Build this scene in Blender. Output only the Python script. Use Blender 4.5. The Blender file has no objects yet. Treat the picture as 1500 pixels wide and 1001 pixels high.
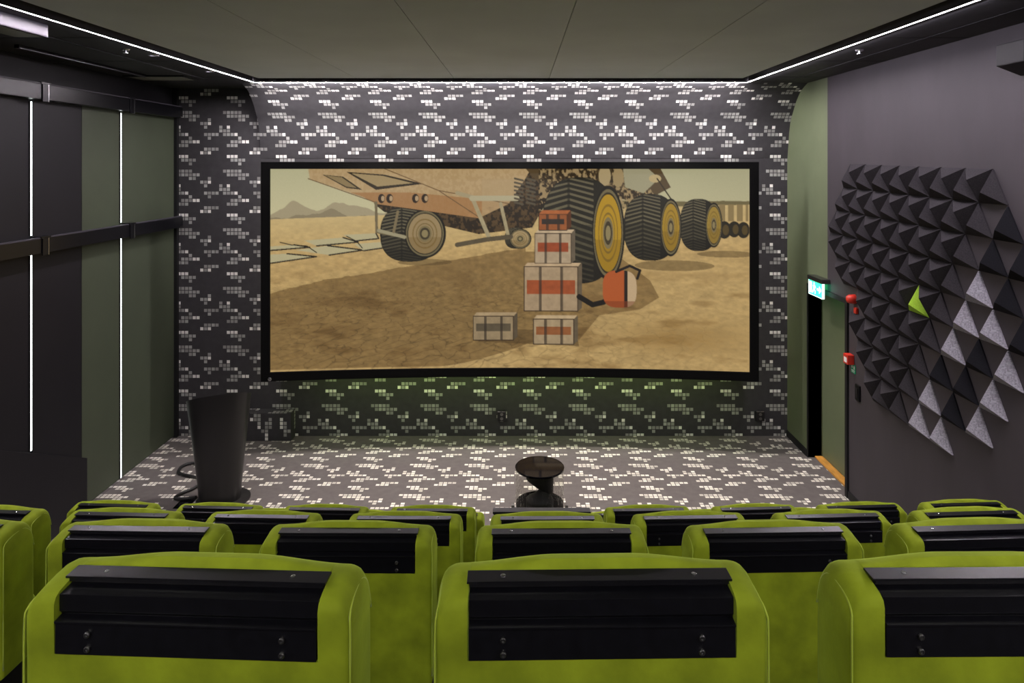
import bpy, bmesh, math, random
import numpy as np
from mathutils import Vector, Matrix
random.seed(4)
PI = math.pi
S = bpy.context.scene
C = S.collection
EYE = 3.55

# ------------------------------------------------------------------ materials
def new_mat(name):
    m = bpy.data.materials.new(name); m.use_nodes = True
    nt = m.node_tree; b = nt.nodes['Principled BSDF']
    return m, nt, b
def N(nt, t, **kw):
    n = nt.nodes.new(t)
    for k, v in kw.items(): setattr(n, k, v)
    return n
def math_n(nt, op, a, b=None, c=None):
    n = N(nt, 'ShaderNodeMath', operation=op)
    for i, v in enumerate((a, b, c)):
        if v is None: continue
        if isinstance(v, (int, float)): n.inputs[i].default_value = v
        else: nt.links.new(v, n.inputs[i])
    return n.outputs[0]
def mixc(nt, f, a, b):
    n = N(nt, 'ShaderNodeMix', data_type='RGBA')
    if isinstance(f, (int, float)): n.inputs[0].default_value = f
    else: nt.links.new(f, n.inputs[0])
    for i, v in ((6, a), (7, b)):
        if isinstance(v, tuple): n.inputs[i].default_value = (*v[:3], 1)
        else: nt.links.new(v, n.inputs[i])
    return n.outputs[2]
def mat(name, col, rough=.5, metal=0, noise=0, nscale=20, bump=0, bscale=200, spec=.5, sheen=0, sheen_tint=None, coat=0, emit=None, es=0, stretch=None):
    m, nt, b = new_mat(name)
    b.inputs['Base Color'].default_value = (*col, 1)
    b.inputs['Roughness'].default_value = rough
    b.inputs['Metallic'].default_value = metal
    b.inputs['Specular IOR Level'].default_value = spec
    if sheen:
        b.inputs['Sheen Weight'].default_value = sheen
        b.inputs['Sheen Roughness'].default_value = .4
        if sheen_tint: b.inputs['Sheen Tint'].default_value = (*sheen_tint, 1)
    if coat: b.inputs['Coat Weight'].default_value = coat
    if emit:
        b.inputs['Emission Color'].default_value = (*emit, 1); b.inputs['Emission Strength'].default_value = es
    tc = N(nt, 'ShaderNodeTexCoord')
    if noise:
        n = N(nt, 'ShaderNodeTexNoise'); n.inputs['Scale'].default_value = nscale; n.inputs['Detail'].default_value = 5
        src = tc.outputs['Object']
        if stretch:
            mp = N(nt, 'ShaderNodeMapping'); mp.inputs['Scale'].default_value = stretch
            nt.links.new(src, mp.inputs[0]); src = mp.outputs[0]
        nt.links.new(src, n.inputs['Vector'])
        f = N(nt, 'ShaderNodeMapRange'); f.inputs[1].default_value = .3; f.inputs[2].default_value = .7
        nt.links.new(n.outputs[0], f.inputs[0])
        lo = tuple(c*(1-noise) for c in col); hi = tuple(min(1, c*(1+noise)) for c in col)
        nt.links.new(mixc(nt, f.outputs[0], lo, hi), b.inputs['Base Color'])
    if bump:
        n2 = N(nt, 'ShaderNodeTexNoise'); n2.inputs['Scale'].default_value = bscale
        nt.links.new(tc.outputs['Object'], n2.inputs['Vector'])
        bp = N(nt, 'ShaderNodeBump'); bp.inputs['Strength'].default_value = bump; bp.inputs['Distance'].default_value = .004
        nt.links.new(n2.outputs[0], bp.inputs['Height']); nt.links.new(bp.outputs[0], b.inputs['Normal'])
    return m
def mosaic(name, base, grey, white, bump=.25):
    """woven covering with scattered squares: repeat of 13 x 16 cells, uv is counted in cells"""
    G, W = .5, 1.0
    rows = {0: {1: G, 2: G, 3: G, 4: G}, 1: {0: W, 1: G, 2: W}, 2: {7: W, 8: W, 9: W}, 3: {8: G, 9: G, 10: G, 11: G}, 4: {10: G},
            6: {6: G, 7: G, 8: G, 9: G, 10: G}, 7: {7: G, 8: G, 9: G, 10: G, 11: G, 12: G}, 8: {10: G, 11: G, 2: G},
            9: {0: G, 1: G, 2: W}, 10: {1: G, 5: G, 7: .85}, 11: {5: G, 6: G, 7: G}, 12: {1: G, 2: G, 3: G, 4: G, 6: G, 7: G, 8: G, 9: W},
            13: {2: G, 10: G}, 14: {8: G, 9: G, 10: G, 11: W, 12: .85}, 15: {7: G, 8: G, 9: G}}
    m, nt, b = new_mat(name)
    uv = N(nt, 'ShaderNodeUVMap'); uv.uv_map = 'cells'
    sp = N(nt, 'ShaderNodeSeparateXYZ'); nt.links.new(uv.outputs[0], sp.inputs[0])
    u, v = sp.outputs[0], sp.outputs[1]
    cu, cv = math_n(nt, 'FLOOR', u), math_n(nt, 'FLOOR', v)
    col = math_n(nt, 'DIVIDE', math_n(nt, 'ADD', math_n(nt, 'FLOORED_MODULO', cu, 13), .5), 13)
    row = math_n(nt, 'FLOORED_MODULO', cv, 16)
    total = None
    for r, d in rows.items():
        cr = N(nt, 'ShaderNodeValToRGB'); cr.color_ramp.interpolation = 'CONSTANT'
        vals = [d.get(k, 0) for k in range(13)]
        e = cr.color_ramp.elements
        e[0].position = 0; e[0].color = (vals[0],)*3 + (1,)
        e.remove(e[1])
        for k in range(1, 13):
            if vals[k] != vals[k-1]:
                q = e.new(k/13); q.color = (vals[k],)*3 + (1,)
        nt.links.new(col, cr.inputs[0])
        mk = math_n(nt, 'COMPARE', row, r, .2)
        p = math_n(nt, 'MULTIPLY', cr.outputs[0], mk)
        total = p if total is None else math_n(nt, 'ADD', total, p)
    fu = math_n(nt, 'ABSOLUTE', math_n(nt, 'SUBTRACT', math_n(nt, 'FRACT', u), .5))
    fv = math_n(nt, 'ABSOLUTE', math_n(nt, 'SUBTRACT', math_n(nt, 'FRACT', v), .5))
    inside = math_n(nt, 'MULTIPLY', math_n(nt, 'LESS_THAN', fu, .41), math_n(nt, 'LESS_THAN', fv, .41))
    total = math_n(nt, 'MULTIPLY', total, inside)
    n = N(nt, 'ShaderNodeTexNoise'); n.inputs['Scale'].default_value = .6; n.inputs['Detail'].default_value = 6
    nt.links.new(uv.outputs[0], n.inputs['Vector'])
    n3 = N(nt, 'ShaderNodeTexNoise'); n3.inputs['Scale'].default_value = 9
    nt.links.new(uv.outputs[0], n3.inputs['Vector'])
    nn = math_n(nt, 'ADD', math_n(nt, 'MULTIPLY', n.outputs[0], .6), math_n(nt, 'MULTIPLY', n3.outputs[0], .4))
    bb = mixc(nt, nn, tuple(c*.6 for c in base), tuple(c*1.4 for c in base))
    wn = N(nt, 'ShaderNodeTexWhiteNoise', noise_dimensions='2D')
    cc = N(nt, 'ShaderNodeCombineXYZ'); nt.links.new(cu, cc.inputs[0]); nt.links.new(cv, cc.inputs[1]); nt.links.new(cc.outputs[0], wn.inputs['Vector'])
    gg = mixc(nt, wn.outputs[0], tuple(c*.75 for c in grey), tuple(c*1.25 for c in grey))
    c1 = mixc(nt, math_n(nt, 'GREATER_THAN', total, .3), bb, gg)
    c2 = mixc(nt, math_n(nt, 'GREATER_THAN', total, .7), c1, white)
    nt.links.new(c2, b.inputs['Base Color'])
    b.inputs['Roughness'].default_value = .8
    b.inputs['Specular IOR Level'].default_value = .25
    bp = N(nt, 'ShaderNodeBump'); bp.inputs['Strength'].default_value = bump; bp.inputs['Distance'].default_value = .004
    nt.links.new(n3.outputs[0], bp.inputs['Height']); nt.links.new(bp.outputs[0], b.inputs['Normal'])
    return m

M = {}
M['wallpaper'] = mosaic('mosaic_wallcovering', (.047, .045, .048), (.33, .33, .31), (.84, .83, .78))
M['carpet'] = mosaic('mosaic_carpet', (.13, .115, .11), (.66, .63, .55), (.80, .78, .70), .5)
M['dark_carpet'] = mat('dark_carpet', (.018, .017, .018), .95, noise=.3, bump=.6, bscale=300)
M['velvet'] = mat('lime_velvet', (.235, .30, .014), .75, noise=.30, nscale=9, bump=.15, bscale=60, spec=.15, sheen=.35, sheen_tint=(.75, 1, .15))
M['piping'] = mat('lime_piping', (.36, .46, .03), .7, sheen=.3)
M['black_metal'] = mat('black_anodised', (.004, .004, .006), .3, spec=.45, noise=.3, nscale=60)
M['black_matt'] = mat('black_matt', (.010, .010, .011), .6, spec=.3)
M['bolt'] = mat('dark_steel', (.18, .18, .18), .35, metal=1)
M['steel'] = mat('bright_steel', (.7, .7, .72), .25, metal=1)
M['wall_dark'] = mat('charcoal_mauve_paint', (.056, .049, .056), .62, noise=.12, nscale=2.5, spec=.35, stretch=(1, 1, .4))
M['wall_sage'] = mat('sage_green_paint', (.15, .18, .10), .5, noise=.06, nscale=3, spec=.4)
M['panel_dark'] = mat('black_panel', (.013, .012, .015), .5, noise=.1, nscale=2, spec=.35)
M['panel_sage'] = mat('olive_panel', (.072, .086, .056), .45, noise=.06, nscale=3, spec=.4)
M['soffit'] = mat('perforated_soffit', (.030, .029, .031), .6, spec=.3, bump=.3, bscale=400)
M['recess'] = mat('recess_painted_glow', (.50, .42, .48), .6)  # mauve stands in for the LED glow inside the recess
M['ceiling'] = mat('ceiling_paint', (.64, .69, .64), .7, noise=.05, nscale=1.5, spec=.3)
M['led'] = mat('led_tape', (1, 1, 1), .5, emit=(1, .90, .97), es=270)
M['led_cool'] = mat('led_wall_tape', (1, 1, 1), .5, emit=(.92, 1, .97), es=5)
M['led_green'] = mat('led_backlight', (1, 1, 1), .5, emit=(.66, 1, .30), es=26)
M['frame'] = mat('black_velvet_frame', (.004, .004, .004), .9, spec=.1)
M['lectern'] = mat('lectern_lacquer', (.022, .021, .021), .3, spec=.5)
M['felt_char'] = mat('charcoal_felt', (.034, .031, .035), .9, noise=.35, nscale=120, bump=.4, spec=.15)
M['felt_black'] = mat('black_felt', (.010, .010, .013), .9, noise=.3, nscale=120, bump=.4, spec=.15)
M['felt_silver'] = mat('silver_felt', (.32, .31, .35), .9, noise=.35, nscale=90, bump=.4, spec=.2)
M['felt_green'] = mat('lime_felt', (.36, .60, .05), .9, noise=.15, nscale=120, bump=.3, spec=.2)
M['red'] = mat('red_plastic', (.62, .035, .02), .35)
M['white'] = mat('white_plastic', (.8, .8, .8), .4)
M['sign_green'] = mat('sign_green', (.01, .35, .16), .5)
M['exit_green'] = mat('exit_sign_face', (.02, .5, .25), .4, emit=(.06, 1, .5), es=1.6)
M['exit_white'] = mat('exit_sign_symbol', (.8, .9, .85), .4, emit=(.6, 1, .85), es=2.6)
M['wood'] = mat('oak_threshold', (.62, .30, .06), .4, noise=.3, nscale=8, stretch=(6, 1, 6))
M['grey_box'] = mat('pale_grey_metal', (.06, .055, .07), .5)
M['gloss_black'] = mat('gloss_black_glass', (.003, .003, .005), .05, spec=.35)
M['rubber'] = mat('black_rubber', (.012, .012, .012), .5)
M['lamp_off'] = mat('frosted_panel', (.22, .22, .17), .5)
def glass():
    m, nt, b = new_mat('clear_acrylic')
    out = nt.nodes['Material Output']
    tr = N(nt, 'ShaderNodeBsdfTransparent'); tr.inputs[0].default_value = (.93, .93, .90, 1)
    gl = N(nt, 'ShaderNodeBsdfGlossy'); gl.inputs['Roughness'].default_value = .03
    fr = N(nt, 'ShaderNodeLayerWeight'); fr.inputs[0].default_value = .1
    mx = N(nt, 'ShaderNodeMixShader')
    nt.links.new(fr.outputs['Facing'], mx.inputs[0]); nt.links.new(tr.outputs[0], mx.inputs[1]); nt.links.new(gl.outputs[0], mx.inputs[2])
    nt.links.new(mx.outputs[0], out.inputs[0]); nt.nodes.remove(b)
    return m
M['acrylic'] = glass()

# ------------------------------------------------------------------ mesh helpers
class MB:
    def __init__(s): s.v = []; s.f = []
    def add(s, vs, fs):
        o = len(s.v); s.v += [tuple(p) for p in vs]; s.f += [tuple(i+o for i in f) for f in fs]; return s
    def box(s, x0, x1, y0, y1, z0, z1, R=None, at=None):
        p = [(x, y, z) for z in (z0, z1) for y in (y0, y1) for x in (x0, x1)]
        if R is not None: p = [tuple(R @ Vector(q)) for q in p]
        if at: p = [(q[0]+at[0], q[1]+at[1], q[2]+at[2]) for q in p]
        return s.add(p, [(0, 2, 3, 1), (4, 5, 7, 6), (0, 1, 5, 4), (2, 6, 7, 3), (0, 4, 6, 2), (1, 3, 7, 5)])
    def loft(s, rings, cap=True, closed=True):
        n = len(rings[0]); vs = [p for r in rings for p in r]; fs = []
        for i in range(len(rings)-1):
            for j in range(n if closed else n-1):
                k = (j+1) % n
                fs.append((i*n+j, i*n+k, (i+1)*n+k, (i+1)*n+j))
        if cap:
            fs.append(tuple(range(n-1, -1, -1))); fs.append(tuple((len(rings)-1)*n+j for j in range(n)))
        return s.add(vs, fs)
    def lathe(s, prof, seg=48, c=(0, 0, 0), ax='z', cap=True):
        rings = []
        for r, h in prof:
            ring = []
            for k in range(seg):
                a = 2*PI*k/seg; p = (r*math.cos(a), r*math.sin(a), h)
                if ax == 'y': p = (p[0], p[2], p[1])
                if ax == 'x': p = (p[2], p[0], p[1])
                ring.append((p[0]+c[0], p[1]+c[1], p[2]+c[2]))
            rings.append(ring)
        return s.loft(rings, cap)
    def tube(s, pts, r, seg=10):
        pts = [Vector(p) for p in pts]; rings = []; up = Vector((0, 0, 1))
        for i, p in enumerate(pts):
            t = (pts[min(i+1, len(pts)-1)] - pts[max(i-1, 0)]).normalized()
            a = t.cross(up)
            if a.length < 1e-3: a = t.cross(Vector((1, 0, 0)))
            a.normalize(); b = t.cross(a)
            rings.append([tuple(p + r*(math.cos(q)*a + math.sin(q)*b)) for q in [2*PI*k/seg for k in range(seg)]])
        return s.loft(rings)
    def mesh(s, name, m=None, smooth=False, bevel=0):
        me = bpy.data.meshes.new(name); me.from_pydata(s.v, [], s.f); me.update()
        bm = bmesh.new(); bm.from_mesh(me)
        bmesh.ops.recalc_face_normals(bm, faces=bm.faces)
        if bevel:
            es = [e for e in bm.edges if len(e.link_faces) == 2 and e.calc_face_angle(0) > .6]
            bmesh.ops.bevel(bm, geom=es, offset=bevel, segments=2, affect='EDGES', profile=.6)
        if smooth:
            for f in bm.faces: f.smooth = True
            for e in bm.edges:
                if len(e.link_faces) == 2 and e.calc_face_angle(0) > smooth: e.smooth = False
        bm.to_mesh(me); bm.free()
        if m: me.materials.append(M[m] if isinstance(m, str) else m)
        return me
def obj(name, mb, m=None, parent=None, smooth=False, bevel=0, loc=None):
    me = mb if isinstance(mb, bpy.types.Mesh) else mb.mesh(name, m, smooth, bevel)
    o = bpy.data.objects.new(name, me); C.objects.link(o)
    if parent: o.parent = parent
    if loc: o.location = loc
    return o
def tag(o, label, cat, group=None):
    o['label'] = label; o['category'] = cat
    if group: o['group'] = group
    return o
def thing(name, label, cat, loc=(0, 0, 0), rz=0, group=None):
    o = bpy.data.objects.new(name, None); C.objects.link(o); o.location = loc; o.rotation_euler = (0, 0, rz)
    o.empty_display_size = .1
    return tag(o, label, cat, group)
def struct(name, mb, m, bevel=0, **kw):
    o = obj(name, mb, m, bevel=bevel, **kw); o['kind'] = 'structure'; return o
def dup(root, loc, rz, label, group=None):
    r = root.copy(); C.objects.link(r); r.location = loc; r.rotation_euler = (0, 0, rz); r['label'] = label
    if group: r['group'] = group
    for ch in list(root.children):
        c = ch.copy(); C.objects.link(c); c.parent = r
        for g in ch.children:
            d = g.copy(); C.objects.link(d); d.parent = c
    return r
def set_cells(me, fn):
    uvl = me.uv_layers.new(name='cells')
    for poly in me.polygons:
        for li in poly.loop_indices:
            uvl.data[li].uv = fn(me.vertices[me.loops[li].vertex_index].co, poly.normal)
ORD = ['first', 'second', 'third', 'fourth', 'fifth', 'sixth', 'seventh', 'eighth', 'ninth', 'tenth', 'eleventh', 'twelfth']

# ------------------------------------------------------------------ room
XL, XR, YB = -4.49, 3.50, 8.90
ZS, ZC = 4.53, 4.57
ucell = lambda x: (x+2.846)/.0495+.5
vwall = lambda z: 14.5+(.012-z)/.0478
fl = MB().box(XL-.3, XR+.4, 4.9, YB+.3, -.2, 0).mesh('floor', 'carpet')
set_cells(fl, lambda c, n: (ucell(c.x), 6.5+(8.79-c.y)/.0462))
o = obj('floor', fl); o['kind'] = 'structure'
wb = MB().box(XL-.3, XR+.3, YB, YB+.2, -.2, 4.9).mesh('wall_back', 'wallpaper')
set_cells(wb, lambda c, n: (ucell(c.x), vwall(c.z)))
o = obj('wall_back', wb); o['kind'] = 'structure'
# cove that carries the wall covering forward to the ceiling
prof = [(8.895, 3.62), (8.88, 3.71), (8.865, 3.80), (8.84, 3.95), (8.80, 4.08), (8.77, 4.14), (8.72, 4.20), (8.67, 4.27), (8.615, 4.335), (8.55, 4.395), (8.48, 4.45), (8.36, 4.50), (8.225, 4.545)]
cv = MB(); ring = lambda x: [(x, y, z) for y, z in prof] + [(x, 8.225, 4.7), (x, 8.898, 4.7), (x, 8.898, 3.62)]
cv.loft([ring(-3.36), ring(XR)])
cm = cv.mesh('wall_back_cove', 'wallpaper', smooth=.45)
L = {}; acc = 0
for i, (y, z) in enumerate(prof):
    if i: acc += math.hypot(y-prof[i-1][0], z-prof[i-1][1])
    L[(round(y, 3), round(z, 3))] = acc
set_cells(cm, lambda c, n: (ucell(c.x), vwall(3.62) - L.get((round(c.y, 3), round(c.z, 3)), 1.4)/.0478))
o = obj('trim_cove', cm); o['kind'] = 'structure'

# right wall with the doorway
DY0, DY1, DZ = 7.29, 8.25, 2.06
struct('wall_right', MB().box(XR, XR+.4, -3.2, DY0, -.2, 4.9).box(XR, XR+.4, DY0, 7.74, DZ, 4.9), 'wall_dark')
struct('wall_right_stage', MB().box(XR, XR+.4, DY1, YB, -.2, 4.9).box(XR, XR+.4, 7.74, DY1, DZ, 4.9), 'wall_sage')
struct('trim_1', MB().box(XR-.02, XR+.16, DY0-.05, DY0, 0, DZ+.05).box(XR-.02, XR+.16, DY0, DY1, DZ, DZ+.05).box(XR-.012, XR+.16, DY1, DY1+.02, 0, DZ+.05), 'black_matt')
d = thing('door_1', 'sage green flush door in a black frame on the right wall', 'door', (XR+.17, (DY0+DY1)/2, 0))
d['kind'] = 'structure'
del d['label']; del d['category']
obj('door_leaf', MB().box(0, .05, -.478, .478, .02, DZ), 'wall_sage', d, bevel=.003)
obj('handle', MB().box(-.05, 0, -.40, -.385, 1.02, 1.035).box(-.05, -.035, -.40, -.28, 1.02, 1.035), 'bolt', d)
tag(obj('door_threshold', MB().box(XR+.075, XR+.168, DY0+.004, DY1-.004, 0, .02), 'wood', bevel=.003), 'bright orange wooden threshold strip at the foot of the door', 'threshold')
struct('baseboard_right', MB().box(XR-.015, XR, -3, DY0-.06, 0, .08).box(XR-.015, XR, DY1+.03, YB-.002, 0, .08), 'black_matt')

# left wall: sage part by the stage, black part towards the seats, black upper band
struct('wall_left', MB().box(XL-.2, XL, -3.2, YB, -.2, 4.9), 'panel_dark')
def pan(y0, y1, z0, z1): return MB().box(XL+.002, XL+.022, y0, y1, z0, z1)
LED1, LED2, BND = 6.25, 7.66, 6.98
def panels(y0, y1, m, z0):
    for a, b in ((z0, 2.78), (2.82, 4.15)):
        q = struct('trim_2', pan(y0, y1, a, b), m, bevel=.002)
panels(LED2+.028, 8.84, 'panel_sage', .03); panels(BND+.003, LED2-.028, 'panel_sage', .03)
panels(LED1+.028, BND-.003, 'panel_dark', .0); panels(4.8, LED1-.028, 'panel_dark', 0.); panels(3.4, 4.79, 'panel_dark', .5)
struct('trim_3', MB().box(XL, XL+.06, 8.84, YB-.001, 0, ZS), 'black_matt')
struct('baseboard_left', MB().box(XL+.022, XL+.034, BND, 8.84, 0, .03), 'steel')
sp = MB()
ya, yb = 1.2, BND-.01
za = lambda y: .555+.486*(6.95-y)
sp.add([(XL+.023, ya, 0), (XL+.023, yb, 0), (XL+.023, yb, za(yb)), (XL+.023, ya, za(ya)), (XL+.085, ya, 0), (XL+.085, yb, 0), (XL+.085, yb, za(yb)), (XL+.085, ya, za(ya))],
       [(0, 1, 2, 3), (4, 7, 6, 5), (0, 4, 5, 1), (1, 5, 6, 2), (2, 6, 7, 3), (3, 7, 4, 0)])
struct('trim_4', sp, 'panel_dark', bevel=.004)
# rails
def rail(z0, z1, nm, lab):
    t = thing('wall_rail', lab, 'rail', (XL, 5.5, z0), 0, 'rails along the left wall')
    h = z1-z0
    obj('rail_bar', MB().box(.024, .13, -2.2, 3.3, 0, h).box(.024, .13, 3.3, 3.36, .02, h), 'black_metal', t, bevel=.003)
    obj('painted_bounce_edge', MB().box(.10, .134, -2.2, 3.33, h, h+.012), 'grey_box', t)  # paler strip added to imitate bounced light on the rail's top edge
    for y in (LED1, LED2):
        obj('joint_bracket', MB().box(.13, .140, y-5.5-.01, y-5.5+.07, -.02, h).box(.05, .14, y-5.5-.03, y-5.5+.10, h+.001, h+.02), 'black_metal', t, bevel=.002)
        obj('bracket_edge', MB().box(.1405, .1425, y-5.5+.062, y-5.5+.07, -.02, h), 'steel', t)
rail(4.14, 4.28, '', 'upper black horizontal rail high on the left wall')
rail(2.73, 2.865, '', 'lower black horizontal rail across the middle of the left wall')
for i, y in enumerate((LED1, LED2)):
    t = thing('wall_light_strip', ('vertical light strip on the left wall nearer the seats', 'vertical light strip on the left wall nearer the stage')[i], 'light', (XL, y, 0), 0, 'vertical light strips on the left wall')
    zb = (.92, .03)[i]
    for a, b in ((zb, 2.725), (2.89, 4.12)):
        obj('channel', MB().box(.002, .028, -.026, -.011, a, b).box(.002, .028, .011, .026, a, b), 'black_matt', t)
        obj('diffuser', MB().box(.004, .026, -.010, .010, a, b), 'led_cool', t)

# ceiling
cb = MB(); xs = [-3.11, -1.94, -.776, .36, 1.55, 2.67]
for i in range(5): cb.box(xs[i]+.003, xs[i+1]-.003, -3.2, 8.13, ZC, ZC+.05)
struct('ceiling_recess', MB().box(-3.2, 2.76, -3.2, 8.222, ZC+.05, ZC+.12), 'recess')
struct('ceiling', cb, 'ceiling')
sf = MB().box(XL-.2, -3.2, -3.2, YB+.2, ZS, 4.9).box(2.76, XR+.3, -3.2, YB+.2, ZS, 4.9).box(-3.2, 2.76, 8.222, YB+.2, ZS+.03, 4.9)
struct('ceiling_soffit', sf, 'soffit')
sm = MB()
for y in (2.9, 4.1, 5.3, 6.5, 7.7): sm.box(XL, -3.26, y, y+.006, ZS-.002, ZS).box(2.82, XR, y, y+.006, ZS-.002, ZS)
sm.box(-3.62, -3.60, -3, 7.9, ZS-.012, ZS)
sm.box(3.16, 3.17, -3, 7.9, ZS-.004, ZS)
struct('trim_5', sm, 'black_matt')
struct('wall_rear', MB().box(XL-.2, XR+.4, -3.4, -3.2, -.2, 4.9), 'wall_dark')
lt = thing('ceiling_light_strip', 'thin pinkish white light line running around the raised ceiling field', 'light', (0, 5, ZS))
obj('led_line', MB().box(-3.199, -3.183, -8, 3.2, .002, .004), 'led', lt)
obj('led_line', MB().box(2.743, 2.759, -8, 3.2, .002, .004), 'led', lt)
obj('led_line', MB().box(-3.182, 2.742, 3.202, 3.218, -.0035, .004), 'led', lt)
obj('led_line', MB().box(-3.182, 2.742, -7.9, -7.884, .002, .004), 'led', lt)

for q in ((-3.2, -3.182, -8, 3.2, .0045, .012), (2.742, 2.76, -8, 3.2, .0045, .012), (-3.182, 2.742, 3.2, 3.22, .0045, .012), (-3.182, 2.742, -7.902, -7.882, .0045, .012),
          (-3.18, 2.74, 3.188, 3.2, -.0018, .014), (-3.182, -3.1805, -7.88, 3.2, -.001, .012), (2.7405, 2.742, -7.88, 3.2, -.001, .012), (-3.182, 2.742, -7.882, -7.8805, -.001, .012)):
    obj('added_light_shield', MB().box(*q), 'black_matt', lt)  # added plates that block the strip's light from the ceiling edge

# small things on the ceiling
def sprinkler(px, py, lab):
    y = .98/((240-py)/1000.); x = (px-760)*y/1000.
    t = thing('sprinkler_head', lab, 'sprinkler', (x, y, ZS), 0, 'sprinkler heads in the ceiling')
    obj('escutcheon', MB().lathe([(.035, .004), (.035, 0), (.03, -.012)], 20), 'steel', t)
    obj('nozzle', MB().lathe([(.010, -.012), (.010, -.03), (.022, -.032), (.022, -.035)], 16), 'steel', t)
sprinkler(184, 72, 'small brass sprinkler below the left ceiling light line')
sprinkler(1259, 73, 'small sprinkler below the right ceiling light line')
def rim(px, py, lab):
    y = .98/((240-py)/1000.); x = (px-760)*y/1000.
    t = thing('recessed_spotlight', lab, 'light', (x, y, ZS), 0, 'recessed spotlights beside the left light line')
    obj('rim', MB().lathe([(.048, 0), (.045, -.006), (.034, -.006), (.034, -.001)], 24), 'steel', t)
    obj('lens', MB().lathe([(.033, -.0005), (.001, -.003)], 24), 'gloss_black', t)
rim(225, 81, 'round recessed spotlight rim nearer the viewer on the left soffit')
rim(307, 104.5, 'round recessed spotlight rim nearer the screen on the left soffit')
t = thing('ceiling_panel_lamp', 'unlit frosted square lamp in the left soffit near the screen', 'light', (-4.05, 7.75, ZS))
obj('frame', MB().box(-.34, .34, -.19, .19, -.012, 0), 'black_matt', t); obj('diffuser', MB().box(-.29, .29, -.15, .15, -.015, -.012), 'lamp_off', t)
t = thing('air_conditioner', 'pale grey ceiling unit cut off by the left edge', 'air conditioner', (-3.43, 4.2, ZS))
obj('casing', MB().box(-.11, .11, -.9, .62, -.09, .004), 'grey_box', t, bevel=.01)
obj('grille', MB().box(-.09, .09, -.85, .57, -.094, -.09), 'lamp_off', t)
t = thing('ceiling_track', 'long thin black track under the left soffit', 'track', (-4.12, 6.5, ZS))
obj('track_bar', MB().box(-.02, .02, -.9, 1.0, -.03, 0), 'black_metal', t, bevel=.002)
obj('slot_edge', MB().box(.021, .024, -.9, 1.0, -.03, -.026), 'steel', t)

# loudspeaker high on the right wall
t = thing('wall_speaker', 'black loudspeaker high on the right wall at the photo edge', 'speaker', (XR, 4.62, 4.27), 0)
obj('cabinet', MB().add([(0, -.14, -.11), (0, .14, -.11), (0, .14, .11), (0, -.14, .11), (-.16, -.11, -.04), (-.16, .16, -.04), (-.16, .16, .11), (-.16, -.11, .11)],
    [(0, 1, 2, 3), (4, 7, 6, 5), (0, 4, 5, 1), (1, 5, 6, 2), (2, 6, 7, 3), (3, 7, 4, 0)]), 'black_matt', t, bevel=.008)
obj('wall_bracket', MB().box(-.05, 0, -.03, .03, .11, .16), 'bolt', t)

# ------------------------------------------------------------------ the screen
SX, SW = -.108, 3.008
ysc = lambda x: 8.47-.19*((x-SX)/SW)**2
Z0, Z1 = .915, 3.572
scr = thing('projection_screen', 'wide curved cinema screen in a black frame showing a desert film scene', 'screen', (0, 0, 0))
def bar(x0, x1, z0, z1, n=32, d0=-.035, d1=.035):
    m = MB(); rings = []
    for i in range(n+1):
        x = x0+(x1-x0)*i/n; y = ysc(x)
        rings.append([(x, y+d0, z0), (x, y+d1, z0), (x, y+d1, z1), (x, y+d0, z1)])
    return m.loft(rings)
fr = MB()
for a in (bar(SX-SW, SX+SW, Z0, Z0+.105), bar(SX-SW, SX+SW, Z1-.085, Z1), bar(SX-SW, SX-SW+.10, Z0+.105, Z1-.085, 2), bar(SX+SW-.10, SX+SW, Z0+.105, Z1-.085, 2)):
    fr.add(a.v, a.f)
obj('frame', fr, 'frame', scr)
obj('corner_bolt', MB().lathe([(.022, 0), (.022, -.008), (.014, -.012)], 20, (SX-SW+.105, ysc(SX-SW+.1)-.035, Z0+.03), 'y'), 'steel', scr, smooth=.5)
for x in (-2.6, -.9, .7, 2.4):
    for z in (Z0+.03, Z1-.07): obj('standoff_bracket', MB().box(x-.02, x+.02, ysc(x)+.03, YB, z, z+.04), 'black_matt', scr)
bl = MB()
for a in (bar(SX-SW+.5, SX+SW-.25, Z0+.02, Z0+.04, 20, .036, .046),): bl.add(a.v, a.f)
obj('backlight_strip', bl, 'led_green', scr)

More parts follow.
